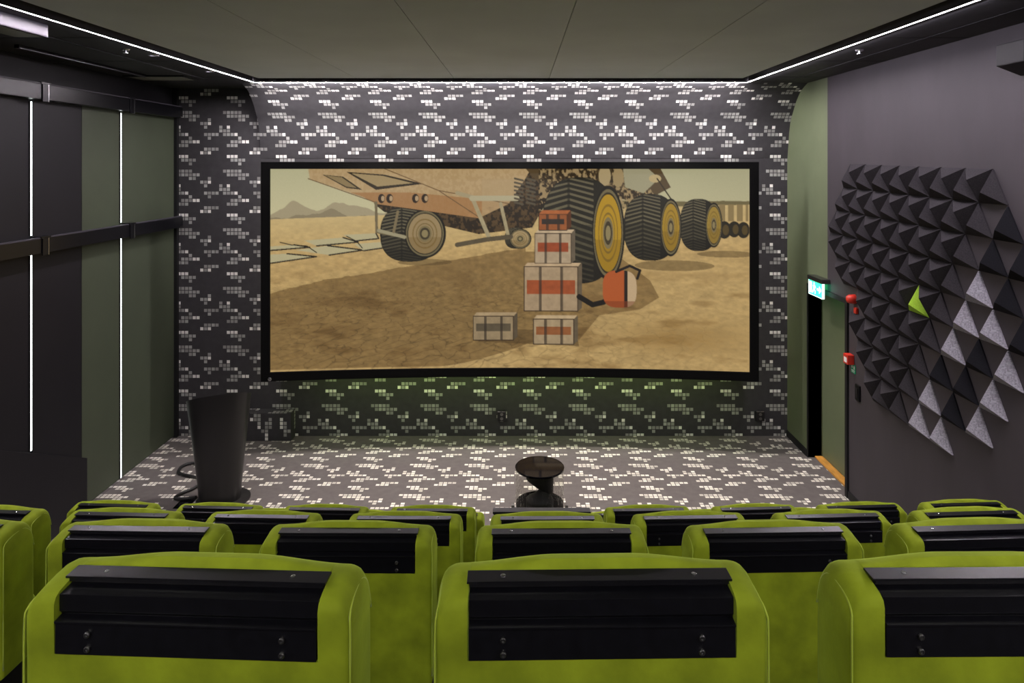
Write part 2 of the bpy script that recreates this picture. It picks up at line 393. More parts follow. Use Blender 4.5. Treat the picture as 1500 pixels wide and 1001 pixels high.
# the projected picture: generic desert with a big-wheeled truck
def paint():
    SS = 2
    W, H = 760, 322
    x = np.linspace(396, 1098, W*SS)[None, :].repeat(H*SS, 0)
    y = np.linspace(247, 548, H*SS)[:, None].repeat(W*SS, 1)
    img = np.zeros(x.shape+(3,))
    def lin(c):
        c = np.array(c, float)/255; return np.where(c <= .04045, c/12.92, ((c+.055)/1.055)**2.4)
    rng = np.random.RandomState(3)
    def vnoise(a, b, seed=0):
        r = np.random.RandomState(seed).rand(256, 256)
        ai, bi = np.floor(a).astype(int), np.floor(b).astype(int); fa, fb = a-ai, b-bi
        fa = fa*fa*(3-2*fa); fb = fb*fb*(3-2*fb)
        g = lambda i, j: r[i % 256, j % 256]
        return (g(ai, bi)*(1-fa)*(1-fb)+g(ai+1, bi)*fa*(1-fb)+g(ai, bi+1)*(1-fa)*fb+g(ai+1, bi+1)*fa*fb)
    def fbm(a, b, s=0, n=4): return sum(vnoise(a*2**k, b*2**k, s+k)*.5**(k+1) for k in range(n))/(1-.5**n)
    def poly(pts):
        m = np.zeros(x.shape, bool); n = len(pts)
        for i in range(n):
            (xa, ya), (xb, yb) = pts[i], pts[(i+1) % n]
            if ya == yb: continue
            c = ((ya > y) != (yb > y)) & (x < (xb-xa)*(y-ya)/(yb-ya)+xa)
            m ^= c
        return m
    def ell(cx, cy, rx, ry, a=0):
        dx, dy = x-cx, y-cy; ca, sa = math.cos(a), math.sin(a)
        return np.hypot((dx*ca+dy*sa)/rx, (-dx*sa+dy*ca)/ry)
    def line(pts, w):
        m = np.zeros(x.shape, bool)
        for (xa, ya), (xb, yb) in zip(pts[:-1], pts[1:]):
            dx, dy = xb-xa, yb-ya; t = np.clip(((x-xa)*dx+(y-ya)*dy)/(dx*dx+dy*dy+1e-9), 0, 1)
            m |= np.hypot(x-xa-t*dx, y-ya-t*dy) < w/2
        return m
    def put(m, c, k=1.0):
        c = lin(c) if isinstance(c, tuple) else c
        mm = (m.astype(float)*k)[..., None]; img[:] = img*(1-mm)+c*mm
    # sky
    t = np.clip((y-247)/75, 0, 1)[..., None]
    img[:] = lin((196, 190, 150))*(1-t)+lin((214, 204, 160))*t
    img[:] *= (1-.12*np.clip((x-700)/400, 0, 1))[..., None]
    # far hills
    rid = 322-14*fbm(x/26., x*0+3, 5)-18*np.exp(-((x-432)/22)**2)-20*np.exp(-((x-490)/20)**2)-8*np.exp(-((x-530)/24)**2)
    put((y > rid) & (x < 620), (176, 162, 128))
    rid2 = 324-9*fbm(x/16., x*0+8, 9)-6*np.exp(-((x-455)/20)**2)-10*np.exp(-((x-486)/15)**2)
    put((y > rid2) & (x < 620), (150, 136, 106))
    put((y > 297-3*fbm(x/20., x*0, 2)) & (x > 880), (120, 108, 72))
    # ground in perspective
    hor = 322-(x-396)*.031
    g = y > hor
    d = np.maximum(y-hor+3, 1)
    gx = (x-760)/d*14; gz = 1500/d
    n1 = fbm(gx*.5+50, gz*.5+50, 11); n2 = fbm(x/7., y/3.5, 21); n3 = fbm(x/45.+9, y/14., 31)
    lit = lin((206, 172, 112)); dk = lin((136, 104, 58))
    gr = lit[None, None]*(.72+.5*n2[..., None]) * (.8+.35*n3[..., None])
    mixm = np.clip((n3-.52)*4, 0, 1)*np.clip((y-360)/80, 0, 1); mixm = (mixm*.7)[..., None]
    gr = gr*(1-mixm)+dk*mixm
    far = np.clip(1-(y-hor)/60, 0, 1)[..., None]; gr = gr*(1-far*.6)+lin((222, 196, 138))*far*.6
    rdust = (np.exp(-((x-1000)/90)**2-((y-500)/26)**2)*.6*(.4+n2))[..., None]
    gr = gr*(1-rdust)+lin((150, 112, 52))*rdust
    # cracks
    wx = fbm(x/30., y/12., 91)*1.2
    ca, cb = gx*.55+100+wx, gz*2.6+100+wx
    ia, ib = np.floor(ca).astype(int), np.floor(cb).astype(int)
    jit = np.random.RandomState(8).rand(512, 512, 2)
    f1 = np.full(x.shape, 9.); f2 = np.full(x.shape, 9.)
    for da in (-1, 0, 1):
        for db in (-1, 0, 1):
            j = jit[(ia+da) % 512, (ib+db) % 512]
            dd = np.hypot(ia+da+j[..., 0]-ca, ib+db+j[..., 1]-cb)
            f2 = np.minimum(f2, np.maximum(f1, dd)); f1 = np.minimum(f1, dd)
    cr = np.clip(1-(f2-f1)/.10, 0, 1)*np.clip((y-385)/60, 0, 1)*np.clip(1.25-np.abs(x-600)/420, .15, 1)
    gr = gr*(1-.45*cr[..., None])
    img[:] = np.where(g[..., None], gr, img)
    # shade under the truck
    wob = 3*(fbm(x/18., y/9., 44)-.5)
    edge = 432-(x-396)*.25+wob*1.6
    edge = np.where(x > 470, 413-(x-470)*.15+wob*1.6, edge); edge = np.where(x > 640, 388-(x-640)*.17+wob, edge)
    sh = ((y > edge) & (y < 548) & (x < 770) & (y < 545-(np.clip(x-640, 0, 200)**1.5)*.022))
    sh2 = poly([(760, 372), (900, 372), (955, 415), (968, 440), (940, 458), (880, 468), (850, 505), (810, 500), (760, 515)])
    k = np.clip(sh*.50 + (sh2 & ~sh)*.46, 0, 1)
    warm = np.array([1, .92, .82])
    img[:] = np.where(g[..., None], img*(1-k[..., None])*(warm*(k[..., None] > 0)+(k[..., None] == 0)), img)
    for cx, cy, rx, ry in ((990, 392, 58, 8), (1065, 374, 42, 5), (620, 388, 40, 5)):
        put((ell(cx, cy, rx, ry) < 1) & g, (92, 72, 38), .6)
    # panels lying on the ground, left
    for q in (((396, 374), (420, 373), (462, 378), (396, 387)), ((432, 368), (478, 362), (530, 369), (480, 376)), ((396, 362), (430, 360), (452, 364), (396, 368)), ((444, 354), (500, 350), (522, 357), (462, 362)), ((500, 346), (548, 344), (552, 352), (520, 355)), ((516, 360), (556, 357), (566, 365), (530, 370))):
        put(poly(list(q)), (196, 184, 142)); put(line([q[1], q[2], q[3]], 2.0), (42, 36, 26))
    put(line([(410, 356), (425, 360), (448, 362), (462, 372)], 1.4), (40, 34, 24)); put(line([(505, 348), (520, 356), (528, 366)], 1.4), (40, 34, 24))
    # wheels
    def wheel(cx, cy, rx, ry, hx, hy, hrx, hry, hub, side=1):
        body = ell(cx, cy, rx, ry) ; sup = (np.abs((x-cx)/rx)**2.6+np.abs((y-cy)/ry)**2.4)
        b = (sup < 1) | (ell(hx, hy, hrx*1.12, hry*1.08) < 1)
        put(b, (40, 37, 28))
        mid = cx-side*rx*.28; ww = rx*.66
        q = (y-cy)/ry + side*0 - np.abs((x-mid)/ww)*.16 + .18*((y-cy)/ry)**3
        bars = (np.sin(q*48) > .35) & (np.abs(x-mid) < ww) & (sup < .96)
        put(bars, (88, 82, 62), .85)
        put(bars & (y < cy-ry*.1), (128, 118, 90), .55)
        put((sup < .99) & (np.abs(x-mid) < rx*.035), (34, 31, 24), .7)
        put((sup < 1) & (y > cy+ry*.55), (22, 20, 15), .55)
        e = ell(hx, hy, hrx, hry)
        put(e < 1.08, (30, 27, 20)); put(e < 1.0, (120, 108, 76)); put(e < .93, (56, 48, 30)); put(e < .88, hub)
        put((e < .88) & (y > hy+hry*.15), (110, 80, 18), .35)
        ang = np.arctan2((y-hy)/hry, (x-hx)/hrx)
        put((e > .60) & (e < .66), (120, 92, 34), .7)
        put(e < .36, (134, 118, 80)); put(e < .27, (70, 60, 40)); put(e < .17, (150, 134, 92))
        put((e > .42) & (e < .47), (110, 88, 40), .7)
    for cx, cy, r in ((1089, 338, 12), (1076, 337, 12), (1062, 338, 13)):
        put(ell(cx, cy, r*.75, r) < 1, (44, 40, 28)); put(ell(cx+2, cy, r*.35, r*.6) < 1, (90, 74, 40))
    put((y > 300) & (y < 325) & (x > 1052) & (x < 1096) & (np.sin(x*.5) > -.5), (150, 128, 84))
    # truck bodywork
    under = poly([(545, 300), (560, 312), (700, 346), (780, 336), (800, 300), (830, 247), (560, 247)])
    put(under, (46, 36, 24)); 
    mech = fbm(x/3.2, y/4.2, 77)
    put(under & (mech > .52), (96, 74, 46), .8)
    wheel(598, 345, 44, 42, 620, 345, 28, 34, (164, 140, 98), 1)
    wheel(756, 352, 17, 16, 762, 353, 15, 14, (176, 152, 108), 1)
    hull = poly([(450, 247), (452, 262), (530, 290), (548, 300), (700, 322), (745, 300), (770, 262), (778, 247)])
    put(hull, (196, 166, 120)); put(hull & (mech > .5), (178, 146, 100), .5)
    put(hull & (y > 268+(x-450)*.10) & (y > 283), (168, 116, 66), .75)
    put(hull & (x > 705) & (y > 262), (188, 160, 116), .7)
    put(poly([(470, 256), (500, 259), (528, 279), (505, 276)]), (60, 50, 34)); put(poly([(474, 257), (498, 260), (520, 276), (505, 274)]), (150, 128, 88))
    put(poly([(505, 252), (560, 256), (618, 270), (548, 279)]), (52, 42, 28)); put(poly([(512, 254), (558, 258), (602, 269), (550, 274)]), (172, 148, 104))
    for a in ([(450, 262), (548, 298)], [(560, 247), (640, 280), (745, 300)], [(640, 280), (700, 320)]): put(line(a, 1.4), (120, 92, 60))
    for cx in (556, 568, 606, 620): put(ell(cx, 292, 5, 7) < 1, (48, 34, 24)); put(ell(cx+2, 292, 2.5, 4) < 1, (190, 160, 120))
    for a, w, c in (([(548, 298), (549, 342), (590, 350)], 4, (122, 108, 78)), ([(590, 350), (552, 340)], 5, (168, 158, 124)), ([(580, 312), (574, 342)], 4, (132, 116, 84)),
                    ([(668, 284), (690, 290), (715, 350)], 6, (176, 160, 122)), ([(733, 300), (744, 348)], 5, (176, 160, 122)), ([(690, 292), (757, 292)], 8, (190, 178, 142)), ([(668, 362), (712, 354), (748, 350)], 7, (96, 84, 62))):
        put(line(a, w), c)
    put(poly([(770, 247), (970, 247), (985, 275), (940, 300), (905, 290), (800, 280)]), (92, 74, 48))
    mch = poly([(790, 247), (935, 247), (960, 285), (900, 320), (790, 310)])
    put(mch & (mech > .55), (176, 150, 106), .85); put(mch & (mech < .44), (38, 30, 20), .8)
    put(ell(888, 258, 9, 15) < 1, (182, 160, 116)); put(ell(908, 260, 8, 15) < 1, (170, 146, 102))
    put(poly([(915, 247), (952, 247), (968, 262), (945, 284), (918, 275)]), (170, 162, 128)); put(ell(962, 262, 9, 6) < 1, (200, 176, 126))
    put(line([(965, 262), (985, 292)], 2), (60, 50, 34))
    for cx in (760, 778): 
        for yy in range(262, 304, 6): put(line([(cx-6, yy), (cx+6, yy+3)], 3), (92, 82, 64))
    wheel(1025, 331, 27, 39, 1047, 331, 11, 31, (166, 136, 58), 1)
    wheel(955, 335, 39, 50, 985, 335, 14, 40, (176, 140, 46), 1)
    wheel(850, 340, 56, 80, 893, 344, 22, 66, (190, 148, 36), 1)
    # cargo: white and orange supply cases, a hose and a sack, left by the wheel
    def case(x0, y0, x1, y1, c, c2):
        put(poly([(x0, y0), (x1, y0), (x1, y1), (x0, y1)]), c); put(poly([(x0, y0), (x0+5, y0-6), (x1+5, y0-6), (x1, y0)]), tuple(min(255, int(q*1.15)) for q in c))
        put(poly([(x1, y0), (x1+6, y0-6), (x1+6, y1-5), (x1, y1)]), tuple(int(q*.6) for q in c))
        put(poly([(x0+4, y0+(y1-y0)*.3), (x1-4, y0+(y1-y0)*.3), (x1-4, y0+(y1-y0)*.62), (x0+4, y0+(y1-y0)*.62)]), c2)
        put(line([(x0, y0), (x1, y0), (x1, y1), (x0, y1), (x0, y0)], 1.3), (60, 44, 30))
        put(((np.abs(x-(x0*.7+x1*.3)) < 2) | (np.abs(x-(x0*.3+x1*.7)) < 2)) & (y > y0) & (y < y1), (58, 48, 38), .8)
    put(poly([(700, 508), (850, 515), (846, 492), (700, 488)]), (74, 54, 28), .55)
    case(768, 395, 848, 462, (178, 152, 118), (168, 84, 46))
    case(784, 345, 838, 390, (186, 162, 130), (160, 76, 42))
    case(790, 316, 832, 340, (160, 92, 50), (56, 48, 42))
    case(692, 470, 752, 506, (160, 138, 104), (96, 84, 64))
    case(782, 474, 842, 512, (176, 152, 116), (150, 92, 52))
    put(line([(850, 440), (870, 452), (886, 448), (900, 438)], 8), (26, 22, 18))
    bag = (((np.abs((x-910)/25))**3+(np.abs((y-428)/28))**3) < 1)
    put(bag, (186, 92, 44)); put(bag & (x > 918), (206, 176, 136)); put(bag & (np.abs(x-919) < 2.5), (40, 32, 26)); put(line([(905, 402), (925, 393), (940, 400), (936, 412)], 4), (34, 28, 24)); put(bag & (y > 446), (130, 60, 28), .6)
    box_ = ((x > 685) & (x < 862) & (y > 305) & (y < 515)); wr = .78+.44*fbm(x/6., y/6., 63)
    img[:] = np.where(box_[..., None], img*wr[..., None], img)
    gr2 = 1+.10*(np.random.RandomState(5).rand(*x.shape)-.5)
    img[:] *= gr2[..., None]
    im = img.reshape(H, SS, W, SS, 3).mean((1, 3))
    return W, H, im
W, H, im = paint()
xs_ = np.linspace(SX-SW+.098, SX+SW-.098, W); zs_ = np.linspace(Z1-.083, Z0+.103, H)
XX, ZZ = np.meshgrid(xs_, zs_); YY = 8.47-.19*((XX-SX)/SW)**2-.005
co = np.stack([XX, YY, ZZ], -1).reshape(-1, 3).astype(np.float32)
idx = np.arange(W*H).reshape(H, W)
q = np.stack([idx[:-1, :-1], idx[1:, :-1], idx[1:, 1:], idx[:-1, 1:]], -1).reshape(-1, 4).astype(np.int32)
me = bpy.data.meshes.new('picture_surface')
me.vertices.add(len(co)); me.vertices.foreach_set('co', co.ravel())
me.loops.add(q.size); me.loops.foreach_set('vertex_index', q.ravel())
me.polygons.add(len(q)); me.polygons.foreach_set('loop_start', np.arange(0, q.size, 4, dtype=np.int32)); me.polygons.foreach_set('loop_total', np.full(len(q), 4, np.int32))
me.update(calc_edges=True)
ca = me.color_attributes.new('film', 'FLOAT_COLOR', 'POINT')
ca.data.foreach_set('color', np.concatenate([im.reshape(-1, 3), np.ones((W*H, 1))], 1).astype(np.float32).ravel())
m, nt, b = new_mat('projected_film')
at = N(nt, 'ShaderNodeAttribute'); at.attribute_name = 'film'
b.inputs['Base Color'].default_value = (.02, .02, .02, 1); b.inputs['Roughness'].default_value = .9; b.inputs['Specular IOR Level'].default_value = 0
nt.links.new(at.outputs['Color'], b.inputs['Emission Color']); b.inputs['Emission Strength'].default_value = .74
me.materials.append(m)
obj('picture_surface', me, None, scr)

# ------------------------------------------------------------------ acoustic pyramids on the right wall
PS, PH = .308, .258
def pyramid(nm, up, m):
    s, h = PS-.008, PH-.007
    k = 1 if up else -1
    pts = [(0, 0, k*h*2/3), (0, s/2, -k*h/3), (0, -s/2, -k*h/3)]
    v = [(.004, p[1], p[2]) for p in pts]+[(-.012, p[1], p[2]) for p in pts]+[(-.104, 0, 0)]
    return MB().add(v, [(0, 1, 2), (0, 3, 4, 1), (1, 4, 5, 2), (2, 5, 3, 0), (3, 6, 4), (4, 6, 5), (5, 6, 3)]).mesh(nm, m)
cache = {}
ups = {0: range(0, 8), 1: range(0, 9), 2: range(-1, 9), 3: range(0, 9), 4: range(-1, 8), 5: range(0, 7), 6: range(0, 7), 7: range(1, 7), 8: range(2, 6)}
dns = {0: range(0, 7), 1: range(1, 8), 2: range(1, 8), 3: range(2, 9), 4: range(2, 8), 5: range(3, 7), 6: range(3, 7), 7: range(4, 7), 8: range(4, 6)}
silver = {(3, 1), (4, 0), (4, 1), (5, 2), (5, 0), (6, 0), (7, 1), (7, 3), (8, 2), (8, 3)}
black = {(1, 0), (2, -1), (2, 0), (3, 0), (4, -1), (5, 1), (6, 1), (6, 2), (7, 2)}
for kind, dct in (('up', ups), ('down', dns)):
    for r, rng in dct.items():
        base = 5.029 if r % 2 == 0 else 4.875
        for n, i in enumerate(rng):
            y = base+PS*(i if kind == 'up' else i+.5)
            zt = 3.51-PH*r+.018*(y-5)
            z = zt-(PH*2/3 if kind == 'up' else PH/3)
            col = 'charcoal'
            if kind == 'up':
                if (r, i) in silver: col = 'silver'
                elif (r, i) in black: col = 'black'
                elif (r, i) == (4, 3): col = 'lime'
            key = (kind, col)
            if key not in cache: cache[key] = pyramid('acoustic_pyramid', kind == 'up', {'charcoal': 'felt_char', 'black': 'felt_black', 'silver': 'felt_silver', 'lime': 'felt_green'}[col])
            o = obj('acoustic_pyramid', cache[key], loc=(XR, y, z))
            wname = {'up': 'upright', 'down': 'inverted'}[kind]
            cname = {'charcoal': 'charcoal', 'black': 'black', 'silver': 'silver grey', 'lime': 'lime green'}[col]
            if col == 'lime': lab = 'lime green felt acoustic pyramid, the only green one on the wall'
            else: lab = '%s felt pyramid, %s row from top, %s %s one from the right' % (cname, ORD[r], ORD[n], wname)
            tag(o, lab, 'acoustic panel', 'acoustic pyramids on the right wall')

# ------------------------------------------------------------------ wall fittings by the door
t = thing('exit_sign', 'glowing green emergency exit sign above the door', 'exit sign', (XR, 7.86, 2.03))
obj('housing', MB().box(-.10, 0, -.19, .19, .165, .215), 'bolt', t, bevel=.004)
obj('sign_face', MB().box(-.085, -.06, -.175, .175, 0, .165), 'exit_green', t)
sy = MB()
def ys(a): return -a          # sign is read from the room: image right is towards -y
def flat(pts): 
    n = len(pts); v = [(-.0875, ys(a), b) for a, b in pts]+[(-.0852, ys(a), b) for a, b in pts]
    sy.add(v, [tuple(range(n)), tuple(range(2*n-1, n-1, -1))]+[(i, (i+1) % n, n+(i+1) % n, n+i) for i in range(n)])
flat([(-.155, .02), (-.095, .02), (-.095, .145), (-.155, .145)])
flat([(.045, .07), (.10, .07), (.10, .04), (.155, .083), (.10, .125), (.10, .095), (.045, .095)])
flat([(-.045, .125), (-.025, .125), (-.02, .14), (-.03, .15), (-.045, .145)])
flat([(-.06, .115), (-.01, .12), (.012, .09), (.004, .085), (-.015, .10), (-.022, .075), (.006, .05), (-.005, .018), (-.015, .02), (-.01, .045), (-.035, .06), (-.07, .02), (-.08, .028), (-.05, .075), (-.045, .10), (-.065, .10)])
obj('pictogram', sy, 'exit_white', t)
obj('border', MB().box(-.088, -.06, -.18, -.175, 0, .165).box(-.088, -.06, .175, .18, 0, .165).box(-.088, -.06, -.18, .18, -.006, 0), 'exit_white', t)
t = thing('alarm_sounder', 'round red fire alarm sounder on the wall right of the door', 'fire alarm', (XR, 7.11, 2.14))
obj('base', MB().lathe([(.05, 0), (.05, -.02)], 24, ax='x'), 'red', t)
obj('dome', MB().lathe([(.046, -.02), (.046, -.055), (.036, -.078), (.015, -.088)], 24, ax='x'), 'red', t, smooth=.8)
tag(obj('alarm_strobe', MB().box(XR-.03, XR, 7.03, 7.08, 2.0, 2.06), 'red', bevel=.006), 'tiny red strobe below the round alarm sounder', 'strobe')
t = thing('call_point', 'square red manual fire call point beside the door frame', 'fire alarm', (XR, 7.17, 1.50))
obj('case', MB().box(-.07, 0, -.05, .05, -.05, .05), 'red', t, bevel=.004)
obj('break_glass', MB().box(-.072, -.0705, -.03, .03, -.032, .02), 'white', t)
obj('side_label', MB().box(-.055, -.02, .0505, .052, -.03, .02), 'white', t)
t = thing('safety_sign', 'small green sign under the red call point', 'sign', (XR, 7.135, 1.405))
obj('plate', MB().box(-.006, 0, -.045, .045, -.045, .045), 'sign_green', t)
obj('symbol', MB().box(-.008, -.0062, -.035, -.012, .0, .032).box(-.008, -.0062, .01, .032, .008, .03).box(-.008, -.0062, -.035, .035, -.018, -.012).box(-.008, -.0062, -.03, .03, -.032, -.027), 'white', t)
t = thing('wall_switch', 'narrow black switch box on the wall below the green sign', 'switch', (XR, 7.03, 1.19))
obj('plate', MB().box(-.018, 0, -.045, .045, -.08, .08), 'black_metal', t, bevel=.003)
obj('rocker', MB().box(-.024, -.018, -.02, .02, -.05, .05), 'black_matt', t)
for px, lab in ((735, 'dark socket box low on the back wall under the screen centre'), (1112, 'dark socket box low on the back wall right of the screen')):
    x = (px-760)*YB/1000
    t = thing('wall_socket', lab, 'socket', (x, YB, .27), 0, 'sockets low on the back wall')
    obj('box', MB().box(-.055, .055, -.05, 0, -.06, .06), 'black_metal', t, bevel=.003)
    obj('outlet', MB().lathe([(.02, -.05), (.02, -.054), (.012, -.054)], 16, (0, 0, .028), 'y').lathe([(.02, -.05), (.02, -.054), (.012, -.054)], 16, (0, 0, -.028), 'y'), 'bolt', t)
    obj('cover_clip', MB().box(-.05, -.02, -.055, -.05, .061, .068).box(.0, .04, -.055, -.05, .061, .068), 'steel', t)

# carpeted box against the back wall
bx = MB().box(-3.55, -2.915, 8.735, YB-.002, 0.001, .352).box(-3.55, -2.915, 8.74, YB-.002, .352, .356).mesh('carpeted_box', 'wallpaper')
set_cells(bx, lambda c, n: ((.3-c.z)/.0495+7, (c.x+3.2+c.y*.4)/.0478+6) if abs(n.z) < .5 else (ucell(c.x), (c.y-8.735)/.048+6.2))
tag(obj('carpeted_box', bx), 'low box covered in the mosaic wall fabric behind the lectern', 'box')

# ------------------------------------------------------------------ lectern
t = thing('lectern', 'tall black tapered lectern on a round base plate', 'lectern', (-3.16, 7.22, 0))
obj('base_plate', MB().lathe([(.27, 0), (.27, .012), (.262, .016)], 56, (.04, -.01, 0)), 'lectern', t, smooth=.5)
def lring(k, inner=0, ztop=None):
    n = 56; r = []
    for j in range(n):
        a = 2*PI*j/n
        rx = .207+(.325-.207)*k**1.1-inner; ry = .15+.06*k-inner
        px, py = rx*math.copysign(abs(math.cos(a))**.85, math.cos(a)), ry*math.copysign(abs(math.sin(a))**.85, math.sin(a))
        zt = 1.075+.16*px-.42*py
        if ztop is None: z = .016+(zt-.016)*k
        else: z = .016+(zt-.016)*k-ztop
        r.append((px+(-.01)*k, py, z))
    return r
obj('body', MB().loft([lring(i/14) for i in range(15)]+[lring(1, .012), lring(.97, .014)]), 'lectern', t, smooth=.6)
tp = MB().loft([lring(1, .013, .03), lring(1, .013, .02)])
obj('reading_surface', tp, 'black_matt', t)
cpts = [(-3.28, 7.55, .25), (-3.45, 7.72, .16), (-3.62, 7.85, .02), (-3.74, 8.0, .018), (-3.86, 8.05, .018), (-3.93, 7.95, .018), (-3.88, 7.80, .018), (-3.72, 7.72, .018), (-3.58, 7.66, .018), (-3.52, 7.56, .018), (-3.54, 7.42, .018), (-3.62, 7.30, .018), (-3.63, 7.21, .018), (-3.56, 7.19, .018), (-3.46, 7.205, .018), (-3.405, 7.20, .03)]
def cat(pts, n=6):
    P = [Vector(p) for p in pts]; out = []
    for i in range(len(P)-1):
        a, b, c, d = P[max(i-1, 0)], P[i], P[i+1], P[min(i+2, len(P)-1)]
        for j in range(n):
            u = j/n; out.append(.5*((2*b)+(c-a)*u+(2*a-5*b+4*c-d)*u*u+(3*b-3*c+d-a)*u**3))
    return out+[P[-1]]
tag(obj('power_cable', MB().tube(cat(cpts), .017), 'rubber', smooth=1), 'thick black cable looping on the carpet left of the lectern', 'cable')
tag(obj('cable_plate', MB().box(-3.56, -3.41, 7.02, 7.19, 0, .006), 'gloss_black', bevel=.002), 'small flat dark plate on the carpet beside the lectern base', 'floor plate')

# ------------------------------------------------------------------ acrylic drum table
tx, ty = .194, 6.35
t = thing('side_table', 'round black topped side table with clear drum and black sculpted stem', 'table', (tx, ty, 0))
HT = .735; R_ = .228
obj('table_top', MB().lathe([(.0005, HT-.02), (R_-.004, HT-.02), (R_, HT-.016), (R_, HT-.004), (R_-.004, HT), (.0005, HT)], 72), 'gloss_black', t, smooth=.4)
obj('drum', MB().lathe([(R_-.004, .03), (R_-.004, HT-.021)], 72, cap=False), 'acrylic', t, smooth=1)
obj('base', MB().lathe([(.20, 0), (.225, .0), (.222, .40), (.214, .40), (.212, .22), (.001, .22)], 64), 'gloss_black', t, smooth=.5)
st = MB(); rings = []
for r, cx, z in ((.128, 0, .21), (.128, 0, .425), (.126, 0, .432), (.118, .003, .442), (.10, .012, .455), (.08, .025, .475), (.064, .040, .50), (.056, .055, .53), (.05, .065, .56)):
    rings.append([(cx+r*math.cos(a), r*.95*math.sin(a), z) for a in [2*PI*j/40 for j in range(40)]])
st.loft(rings)
obj('lower_cone', st, 'black_matt', t, smooth=.9)
st = MB(); rings = []
for i in range(15):
    k = i/14; z = .50+k*.215
    w = .10+.155*min(1, max(0, (k-.05)/.5))**.8
    cx = .128-w/2; hw = w/2
    rings.append([(cx+hw*math.cos(a), (.05+.06*min(1, k*1.6))*math.sin(a), z) for a in [2*PI*j/36 for j in range(36)]])
st.loft(rings)
obj('upper_wedge', st, 'black_matt', t, smooth=.9)
for sx in (-1, 1): obj('clip', MB().box(sx*.247-.015, sx*.247+.015, -.06, -.03, .0, .40), 'bolt', t, bevel=.003)

# black narrow console standing in the gap of the fourth row
t = thing('console_desk', 'narrow black topped console standing in the gap between seats', 'desk', (.135, 4.02, .53))
obj('desk_top', MB().box(-.288, .288, -.02, .035, .965, .978), 'black_metal', t, bevel=.003)
for sx in (-1, 1): obj('side_panel', MB().box(sx*.27-.012, sx*.27+.012, -.012, .03, 0, .965), 'black_matt', t)
obj('modesty_panel', MB().box(-.258, .258, .0, .012, .1, .965), 'black_matt', t)

# ------------------------------------------------------------------ stepped seating
ROWY = [1.044, 2.012, 3.0, 3.985, 4.965]
SEAM = [2.879, 2.428, 1.955, 1.490, .960]
FLR = [s-.96 for s in SEAM]
steps = MB()
steps.box(XL+.001, XR-.001, -3.2, ROWY[0]-.085, -.15, FLR[0]+.45)
for i in range(4):
    steps.box(XL+.001, XR-.001, ROWY[i]-.085, ROWY[i+1]-.085, -.15, FLR[i])
struct('floor_steps', steps, 'dark_carpet')

def ztop(x):
    a = abs(x); q_ = 1-min(1, max(0, (a-.06)/.16)); crown = .013*q_*q_*(3-2*q_)
    drop = 0
    if a > .222: drop = .035-math.sqrt(max(0, .035**2-(a-.222)**2)) 
    return crown, drop
def section(x, notch, sh):
    crown, drop = ztop(x)
    if notch:
        pts = [(0, -.42), (0, -.225), (0, -.087), (.060, -.0868), (.060, -.05), (.060, .0), (.060, .004), (.061, .009), (.066, .012), (.076, .0125), (.092, .008), (.105, .002)]
    else:
        pts = [(0, -.42), (0, -.225), (0, -.087), (-.001, -.05), (-.001, -.012), (.003, -.002), (.012, .003), (.030, .0065), (.055, .010), (.078, .011), (.095, .007), (.108, 0)]
    pts += [(.118, -.012), (.125, -.035), (.128, -.1), (.128, -.25), (.128, -.42)]
    out = []
    for i, (y, z) in enumerate(pts):
        if i > 4: z += crown*min(1, max(0, (y-.060)/.018))
        if z > -.12: z -= drop*min(1, (z+.12)/.10)
        # shrink towards the middle of the section for rounded side edges
        cy = .064; cz = min(z, -.0) if z > -.36 else -.36
        y2 = y+(sh if y < cy-.02 else (-sh if y > cy+.02 else 0))
        z2 = z-(sh if z > -.03 else 0)+(sh if z < -.40 else 0)
        out.append((x, y2, z2))
    return out
bk = MB(); sts = []
HW = .257; r = .014
for d in (0, .0015, .004, .008, .014): sts.append((HW-d, False, r-math.sqrt(max(0, r*r-(r-d)**2))))
for a in (.238, .232, .226, .22, .213): sts.append((a, False, 0))
sts.append((.2065, False, 0)); sts.append((.2050, True, 0))
for a in (.19, .17, .15, .13, .11, .09, .07, .05, .025): sts.append((a, True, 0))
full = [(-a, n, s) for a, n, s in sts]+[(0, True, 0)]+[(a, n, s) for a, n, s in reversed(sts)]
bk.loft([section(*s) for s in full])
bkm = bk.mesh('backrest', 'velvet', smooth=.75)
# bracket profile swept sideways
brp = [(.058, -.082), (.058, .012), (.030, .013), (.030, .007), (.036, .005), (.036, .002), (.008, .0), (.008, -.026), (.014, -.033), (-.004, -.035), (-.004, -.038), (-.001, -.039), (-.002, -.086), (.058, -.086)]
br = MB()
br.loft([[(x, y, z) for y, z in brp] for x in (-.2044, .2044)])
br.box(-.209, .209, .028, .059, .0125, .016)
brm = br.mesh('seat_back_ledge', 'black_metal', bevel=.0006)
boltm = MB().lathe([(.0048, -.002), (.0048, -.005), (.0038, -.0065), (.002, -.0065), (.002, -.0045)], 16, ax='y').mesh('bolt', 'bolt', smooth=.5)
screwm = MB().lathe([(.004, 0), (.004, .0012), (.002, .002)], 14).mesh('screw', 'steel', smooth=.5)
pipm = []
for sx in (-1, 1):
    x = sx*(HW-.001)
    P = [(x, .001, -.39), (x, .001, -.2), (x, .002, -.05), (sx*(HW-.003), .007, -.022), (sx*(HW-.006), .03, -.0125), (sx*(HW-.007), .06, -.009), (sx*(HW-.007), .09, -.012), (sx*(HW-.004), .113, -.035), (x, .122, -.08)]
    pipm.append(MB().tube(cat(P, 4), .0016, 6).mesh('piping', 'piping', smooth=2))
cus = MB()
